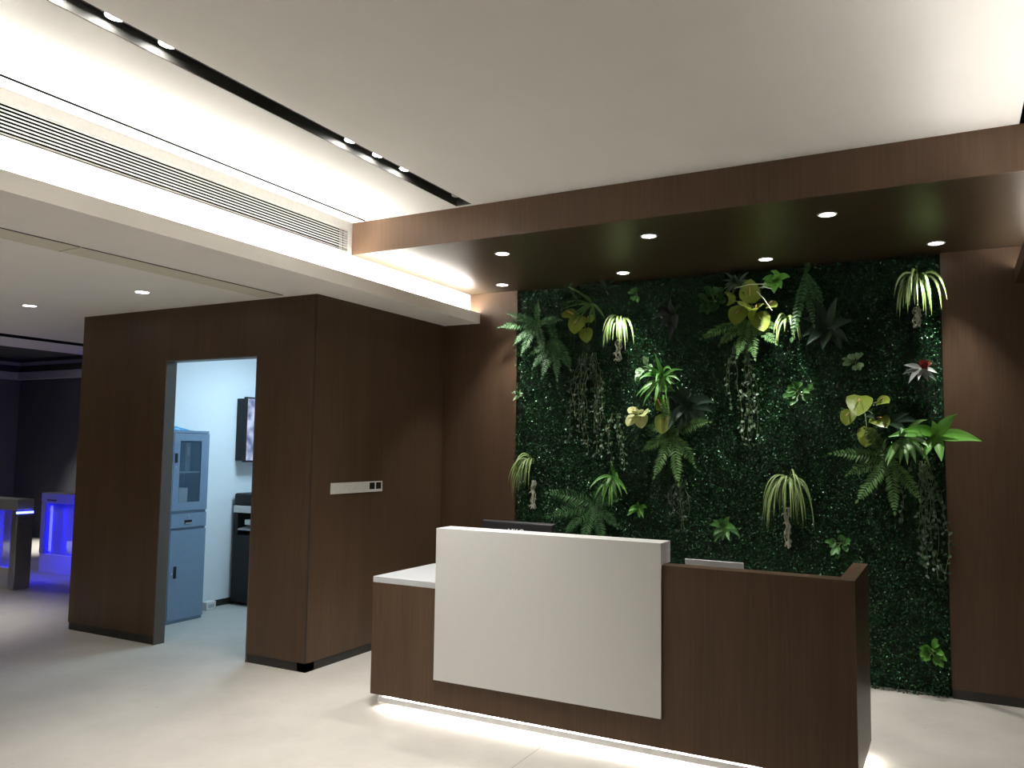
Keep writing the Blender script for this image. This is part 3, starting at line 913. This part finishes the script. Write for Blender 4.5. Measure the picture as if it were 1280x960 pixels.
def sprig(x, z, label, n, spread, L, w, mat, name='leafy_sprig', stemlen=0.05):
    """several short stems each carrying a few leaves"""
    t = thing(name, label, 'plant', (x, YM, z), 'plants on the living wall')
    mb = MB(); sb = MB()
    for k in range(n):
        ph = 360 * (k + R.random()) / n
        d_ = dirv(ph, R.uniform(30, 60)); tip = d_ * stemlen * R.uniform(0.5, 1.2) * spread
        sb.tube([(0, 0.01, 0), tip * 0.5, tip], 0.0025, 5)
        for j in range(4):
            leaf(mb, tip * (0.55 + 0.15 * j), (d_ + dirv(ph + R.uniform(-110, 110), R.uniform(0, 50)) * 0.9), L * R.uniform(0.7, 1.1), w * R.uniform(0.8, 1.2), 0.7, 'oval', 6, 0.3)
    mb.build('foliage', M[mat], t, smooth=True); sb.build('stem', M['stem'], t)
    return t


def anthurium(x, z, label, spathes, mat='yel', extra=None):
    """spathes: (dx, dz, out, size, tip direction, tilt)"""
    t = thing('anthurium', label, 'flower', (x, YM, z), 'plants on the living wall')
    sb = MB()
    for dx_, dz_, out, size, ph, e in spathes:
        b0 = Vector((dx_, -out, dz_)); d_ = dirv(ph, e)
        mb = MB()
        leaf(mb, b0 - d_ * size * 0.3, d_, size * 1.15, size * 1.0, 0.8, 'heart', 9, 0.22, (0, 0), ref=(0.1, -1, 0.6))
        fl = mb.build('flower', M[mat], t, smooth=True)
        mb = MB(); q = b0 + Vector((0, -0.006, 0.004))
        mb.tube([q, q + d_ * size * 0.18 + Vector((0, -0.012, 0.006)), q + d_ * size * 0.36 + Vector((0, -0.02, 0.01))], [0.0045, 0.005, 0.003], 7)
        mb.build('spadix', M['spadix'], fl, smooth=True)
        sb.tube([(0, 0.02, 0), (dx_ * 0.4, -out * 0.5, dz_ * 0.4 + 0.02), b0], 0.003, 5)
    sb.build('stem', M['stem'], t)
    if extra: extra(t)
    return t


def ivy(x, z0, z1, label, n_strand, width, mat='ivy', L=0.030, dens=1.0):
    t = thing('trailing_ivy', label, 'plant', (x, YM, z0), 'plants on the living wall')
    mb = MB(); sb = MB()
    for s_ in range(n_strand):
        xx = R.uniform(-width, width) * 0.5; ln_ = (z0 - z1) * R.uniform(0.45, 1.0)
        q = Vector((xx * 0.5, 0.0, 0)); pts = [q.copy()]; k = max(6, int(ln_ / 0.045 * dens)); wob = 0.0
        for i in range(k):
            wob += R.uniform(-0.014, 0.014)
            q = Vector((xx * (0.5 + 0.5 * min(1, 3 * i / k)) + wob, -0.012 - 0.02 * R.random(), -ln_ * (i + R.uniform(0.7, 1.2)) / k)); pts.append(q.copy())
            for j in range(R.choice((1, 1, 2, 3))):
                leaf(mb, q + Vector((R.uniform(-.022, .022), 0, R.uniform(-.012, .012))), dirv(R.uniform(0, 360) if R.random() < .4 else R.uniform(-150, -30), R.uniform(-10, 60)),
                     L * R.uniform(0.45, 1.2), L * R.uniform(0.4, 0.75), 0.7, 'heart', 5, R.uniform(0.1, 0.6))
        sb.tube(pts, 0.0013, 4)
    mb.build('foliage', M[mat], t, smooth=True); sb.build('vine', M['stem'], t)
    return t


# --- top left
fern(-2.90, 2.50, 'dark green fern reaching over the left edge near the top of the living wall',
     [(175, 30, 0.30, 0.12, 0.3), (150, 35, 0.24, 0.10, 0.3), (75, 40, 0.20, 0.09, 0.4), (15, 35, 0.28, 0.11, 0.5), (215, 40, 0.24, 0.11, 0.5), (250, 45, 0.28, 0.12, 0.3), (300, 40, 0.26, 0.11, 0.3)])
fern(-2.73, 2.36, 'hanging dark fern just below the top left fern',
     [(225, 35, 0.28, 0.12, 0.5), (255, 40, 0.32, 0.12, 0.4), (285, 40, 0.34, 0.12, 0.4), (315, 35, 0.30, 0.12, 0.6), (200, 30, 0.24, 0.1, 0.4), (100, 35, 0.2, 0.1, 0.3)])
anthurium(-2.50, 2.52, 'dull yellow anthurium flowers beside the top left ferns',
          [(-0.01, -0.02, 0.06, 0.15, -100, 40), (-0.06, 0.03, 0.05, 0.11, 165, 35), (0.06, -0.02, 0.05, 0.11, 10, 45), (0.04, -0.11, 0.035, 0.11, -70, 20)])
rosette(-2.42, 2.63, 'thin grassy green tuft above the dull yellow flowers', 11, 0.26, 0.020, 'fern_bright', 'grass_tuft', 100, 330, (20, 55), 0.8, 'strap')
rosette(-2.30, 2.72, 'dark strap-leaved tuft under the canopy above the yellow flowers', 7, 0.24, 0.026, 'dark', 'grass_tuft', 0, 180, (20, 50), 0.8, 'strap')
rosette(-2.58, 2.71, 'dark leaves under the canopy left of the grassy tuft', 5, 0.16, 0.05, 'dark', 'leafy_plant', 60, 330, (20, 50))
spider(-2.19, 2.47, 'drooping striped spider plant left of centre near the top with pale roots', 24, 0.33, 0.020, 0.18, (35, 140), droop=4.6)
sprig(-2.06, 2.68, 'tiny green sprig under the canopy above the striped spider plant', 4, 1.0, 0.05, 0.03, 'mid')
rosette(-1.77, 2.50, 'purplish dark plant at the top between the spider plant and the leaf rosette', 7, 0.19, 0.055, 'purple', 'leafy_plant', 20, 340, (20, 55))
# --- top centre
sprig(-1.47, 2.58, 'mid green oval-leaved sprig left of the large yellow anthurium', 6, 1.7, 0.08, 0.058, 'fern')
rosette(-1.31, 2.70, 'grey green bushy rosette under the canopy above the large yellow anthurium', 16, 0.13, 0.026, 'ivy', 'leafy_plant', 0, 360, (20, 65), 0.6)


def sticks(t):
    mb = MB()
    for a, b_ in (((0.05, -0.06, 0.10), (0.16, -0.11, -0.05)), ((-0.10, -0.08, 0.13), (0.12, -0.09, 0.14)), ((0.05, -0.06, 0.12), (0.16, -0.10, 0.10))):
        mb.tube([a, ((a[0] + b_[0]) / 2, -0.1, (a[2] + b_[2]) / 2 + 0.01), b_], 0.0035, 5)
    mb.build('bare_stem', M['root'], t)


anthurium(-1.21, 2.52, 'large yellow anthurium cluster with bare stems under the middle of the canopy',
          [(-0.14, 0.05, 0.05, 0.10, 100, 40), (0.0, 0.07, 0.04, 0.15, 85, 15), (-0.07, -0.03, 0.06, 0.14, -110, 35), (-0.01, -0.03, 0.075, 0.14, 110, 55), (0.04, -0.05, 0.06, 0.14, 60, 50), (0.06, -0.08, 0.045, 0.14, -60, 25), (0.13, 0.0, 0.04, 0.08, 10, 30)], extra=sticks)
rosette(-1.04, 2.69, 'bright green broad-leaved sprig under the canopy right of the anthurium', 6, 0.12, 0.065, 'bright', 'leafy_sprig', 0, 360, (25, 60))
fern(-0.84, 2.72, 'long slender fern hanging at the top right of the large anthurium',
     [(-80, 30, 0.38, 0.09, 0.2), (-100, 35, 0.48, 0.10, 0.2), (80, 30, 0.12, 0.06, 0.2), (-60, 30, 0.26, 0.09, 0.3)], 'fern')
fern(-1.23, 2.42, 'spreading fern directly below the large yellow anthurium',
     [(190, 30, 0.34, 0.12, 0.4), (215, 35, 0.26, 0.11, 0.3), (255, 40, 0.28, 0.12, 0.3), (285, 40, 0.30, 0.12, 0.3), (325, 35, 0.28, 0.11, 0.3), (350, 30, 0.24, 0.1, 0.3)], 'fern_bright')
spider(-0.97, 2.41, 'small bright cream spider plant right of the fern under the anthurium', 15, 0.23, 0.020, 0.0, (-10, 190), droop=4.0)
rosette(-0.70, 2.34, 'dim dark broad-leaved plant right of the small cream spider plant', 9, 0.24, 0.07, 'dark', 'leafy_plant', 0, 360, (15, 50))
# --- top right
spider(-0.155, 2.585, 'large drooping striped spider plant at the top right corner with pale roots', 30, 0.36, 0.020, 0.14, (60, 120), droop=5.0, rx=-0.01, out=(15, 55))
sprig(-0.54, 2.10, 'pale green bushy sprig left of the silvery red plant', 6, 1.2, 0.05, 0.03, 'pale')
t = rosette(-0.15, 2.05, 'silver-leaved plant with a red centre below the top right spider plant', 7, 0.14, 0.034, 'silver', 'caladium', 150, 370, (15, 50), 0.4)
mb = MB()
for k in range(4): leaf(mb, (0.02, -0.03, 0.0), dirv(40 + 28 * k, 50), 0.08, 0.055, 0.5, 'oval', 6)
mb.build('red_leaves', M['red'], t, smooth=True)
# --- middle
rosette(-1.86, 2.03, 'bright green spiky dracaena in the middle of the left half', 20, 0.27, 0.030, 'bright', 'dracaena', -180, 150, (25, 60), 1.5, 'strap', mats2='mid')
sprig(-1.98, 2.11, 'pale leafy sprig touching the spiky dracaena on its left', 5, 1.3, 0.06, 0.035, 'pale')
anthurium(-2.02, 1.77, 'pale yellow anthurium bloom below the spiky dracaena',
          [(-0.02, 0.01, 0.055, 0.11, 130, 60), (0.025, 0.0, 0.07, 0.12, 30, 60), (0.01, -0.03, 0.05, 0.11, -60, 45), (-0.05, -0.03, 0.045, 0.09, -140, 35), (0.0, 0.02, 0.085, 0.09, 80, 65)], 'yel_pale')
anthurium(-1.85, 1.80, 'half-closed dull yellow bud right of the pale yellow bloom',
          [(0.0, 0.03, 0.07, 0.10, 110, 30), (0.02, -0.07, 0.06, 0.13, -100, 15)], 'yel')
rosette(-1.66, 1.84, 'dark broad-leaved plant right of the yellow bud', 9, 0.26, 0.085, 'dark', 'leafy_plant', -150, 150, (20, 50), 0.9)
fern(-1.78, 1.62, 'broad serrated fern below the yellow bud',
     [(30, 35, 0.34, 0.13, 0.5), (200, 35, 0.24, 0.12, 0.4), (250, 40, 0.34, 0.13, 0.2), (285, 40, 0.38, 0.13, 0.2), (320, 35, 0.30, 0.12, 0.5), (100, 35, 0.26, 0.12, 0.3), (150, 30, 0.2, 0.1, 0.4)], 'fern_bright')
rosette(-3.05, 1.94, 'small pale succulent at the left edge of the living wall', 20, 0.075, 0.022, 'pale', 'succulent', 0, 360, (10, 80), 0.3)
sprig(-0.90, 1.90, 'small yellowish green sprig in the middle of the right half', 6, 1.6, 0.07, 0.04, 'mid')
# --- lower
spider(-2.92, 1.40, 'pale spider plant at the left edge above the monitor with long roots', 22, 0.36, 0.014, 0.24, (70, 200), True, 4.0, 0.03)
rosette(-2.24, 1.30, 'bright green spiky plant above the white raised panel', 17, 0.25, 0.028, 'bright', 'dracaena', -200, 90, (25, 60), 1.4, 'strap', mats2='mid')
fern(-2.40, 1.08, 'big leafy fern standing just above the white raised panel',
     [(150, 35, 0.36, 0.14, 0.5), (185, 30, 0.34, 0.14, 0.4), (220, 35, 0.30, 0.13, 0.4), (260, 40, 0.30, 0.13, 0.3), (300, 40, 0.32, 0.13, 0.4), (340, 35, 0.28, 0.12, 0.5), (60, 35, 0.26, 0.12, 0.4), (25, 35, 0.28, 0.12, 0.4)], 'fern')
rosette(-2.03, 1.08, 'small light green sprig right of the big leafy fern', 6, 0.12, 0.045, 'bright', 'leafy_sprig', 0, 360, (25, 55))
rosette(-1.41, 0.98, 'bright green star-shaped rosette above the right half of the desk', 10, 0.14, 0.045, 'mid', 'leafy_plant', 0, 360, (15, 50), 0.7)
spider(-0.97, 1.30, 'largest white-striped spider plant above the desk with thick pale roots', 40, 0.42, 0.013, 0.28, (15, 165), True, 4.6)
sprig(-0.65, 0.91, 'small dark green sprig low above the right end of the desk', 6, 1.4, 0.06, 0.035, 'mid')
# --- right edge
anthurium(-0.49, 1.78, 'yellow anthurium with four spathes near the right edge',
          [(-0.02, 0.07, 0.08, 0.16, -95, 55), (-0.09, -0.02, 0.05, 0.10, -110, 30), (0.08, -0.05, 0.06, 0.12, -20, 40), (0.02, -0.14, 0.05, 0.12, -100, 25), (0.10, 0.06, 0.05, 0.09, 20, 40)])
fern(-0.34, 1.46, 'leafy fern below the four-spathed yellow anthurium',
     [(120, 35, 0.26, 0.14, 0.3), (165, 30, 0.36, 0.13, 0.3), (190, 30, 0.28, 0.12, 0.4), (230, 38, 0.34, 0.13, 0.2), (275, 38, 0.34, 0.12, 0.3), (310, 35, 0.3, 0.12, 0.3), (60, 35, 0.2, 0.11, 0.3)], 'fern_bright')
rosette(-0.25, 1.60, 'yellow green narrow-leaved sprig between the fern and the broad bright leaves', 10, 0.22, 0.04, 'bright', 'leafy_sprig', -170, 100, (25, 55), 1.3, mats2='pale')
t = thing('broadleaf_plant', 'bright broad-leaved plant stretching over the walnut panel at the right edge', 'plant', (-0.07, YM, 1.62), 'plants on the living wall')
mb = MB()
for ph, e, L, w, dr in ((2, 45, 0.34, 0.085, 0.3), (55, 40, 0.24, 0.075, 0.3), (150, 40, 0.26, 0.07, 0.7), (165, 30, 0.32, 0.07, 0.6), (-80, 40, 0.2, 0.06, 0.4), (100, 40, 0.14, 0.05, 0.4), (-130, 40, 0.2, 0.05, 0.8)):
    leaf(mb, (0, -0.02, 0), dirv(ph, e), L, w, dr, 'lance', 10, 0.3)
mb.build('foliage', M['bright'], t, smooth=True)
mb = MB(); mb.tube([(0, 0.03, -0.03), (0, -0.01, -0.015), (0, -0.03, 0)], 0.007, 6); mb.build('stem', M['stem'], t)
ivy(-0.17, 1.46, 0.70, 'ivy trailing below the broad bright leaves along the right edge', 10, 0.20)
sprig(-0.13, 0.27, 'light green sprig low at the right bottom of the living wall', 7, 1.3, 0.065, 0.035, 'bright')
ivy(-1.28, 2.28, 1.50, 'pale ivy trailing down the middle below the spreading fern', 8, 0.24)
ivy(-2.45, 2.25, 1.42, 'dark ivy curtain trailing below the dull yellow flowers', 12, 0.34, 'ivy_dark')
ivy(-2.22, 1.78, 1.36, 'ivy trailing above the spiky plant over the white panel', 6, 0.16)
ivy(-1.72, 1.30, 0.92, 'dark ivy trailing below the broad serrated fern', 7, 0.2, 'ivy_dark')
rosette(-0.36, 1.70, 'dim dark-leaved plant behind the four-spathed anthurium on its right', 7, 0.22, 0.05, 'dark', 'leafy_plant', -40, 140, (20, 45))
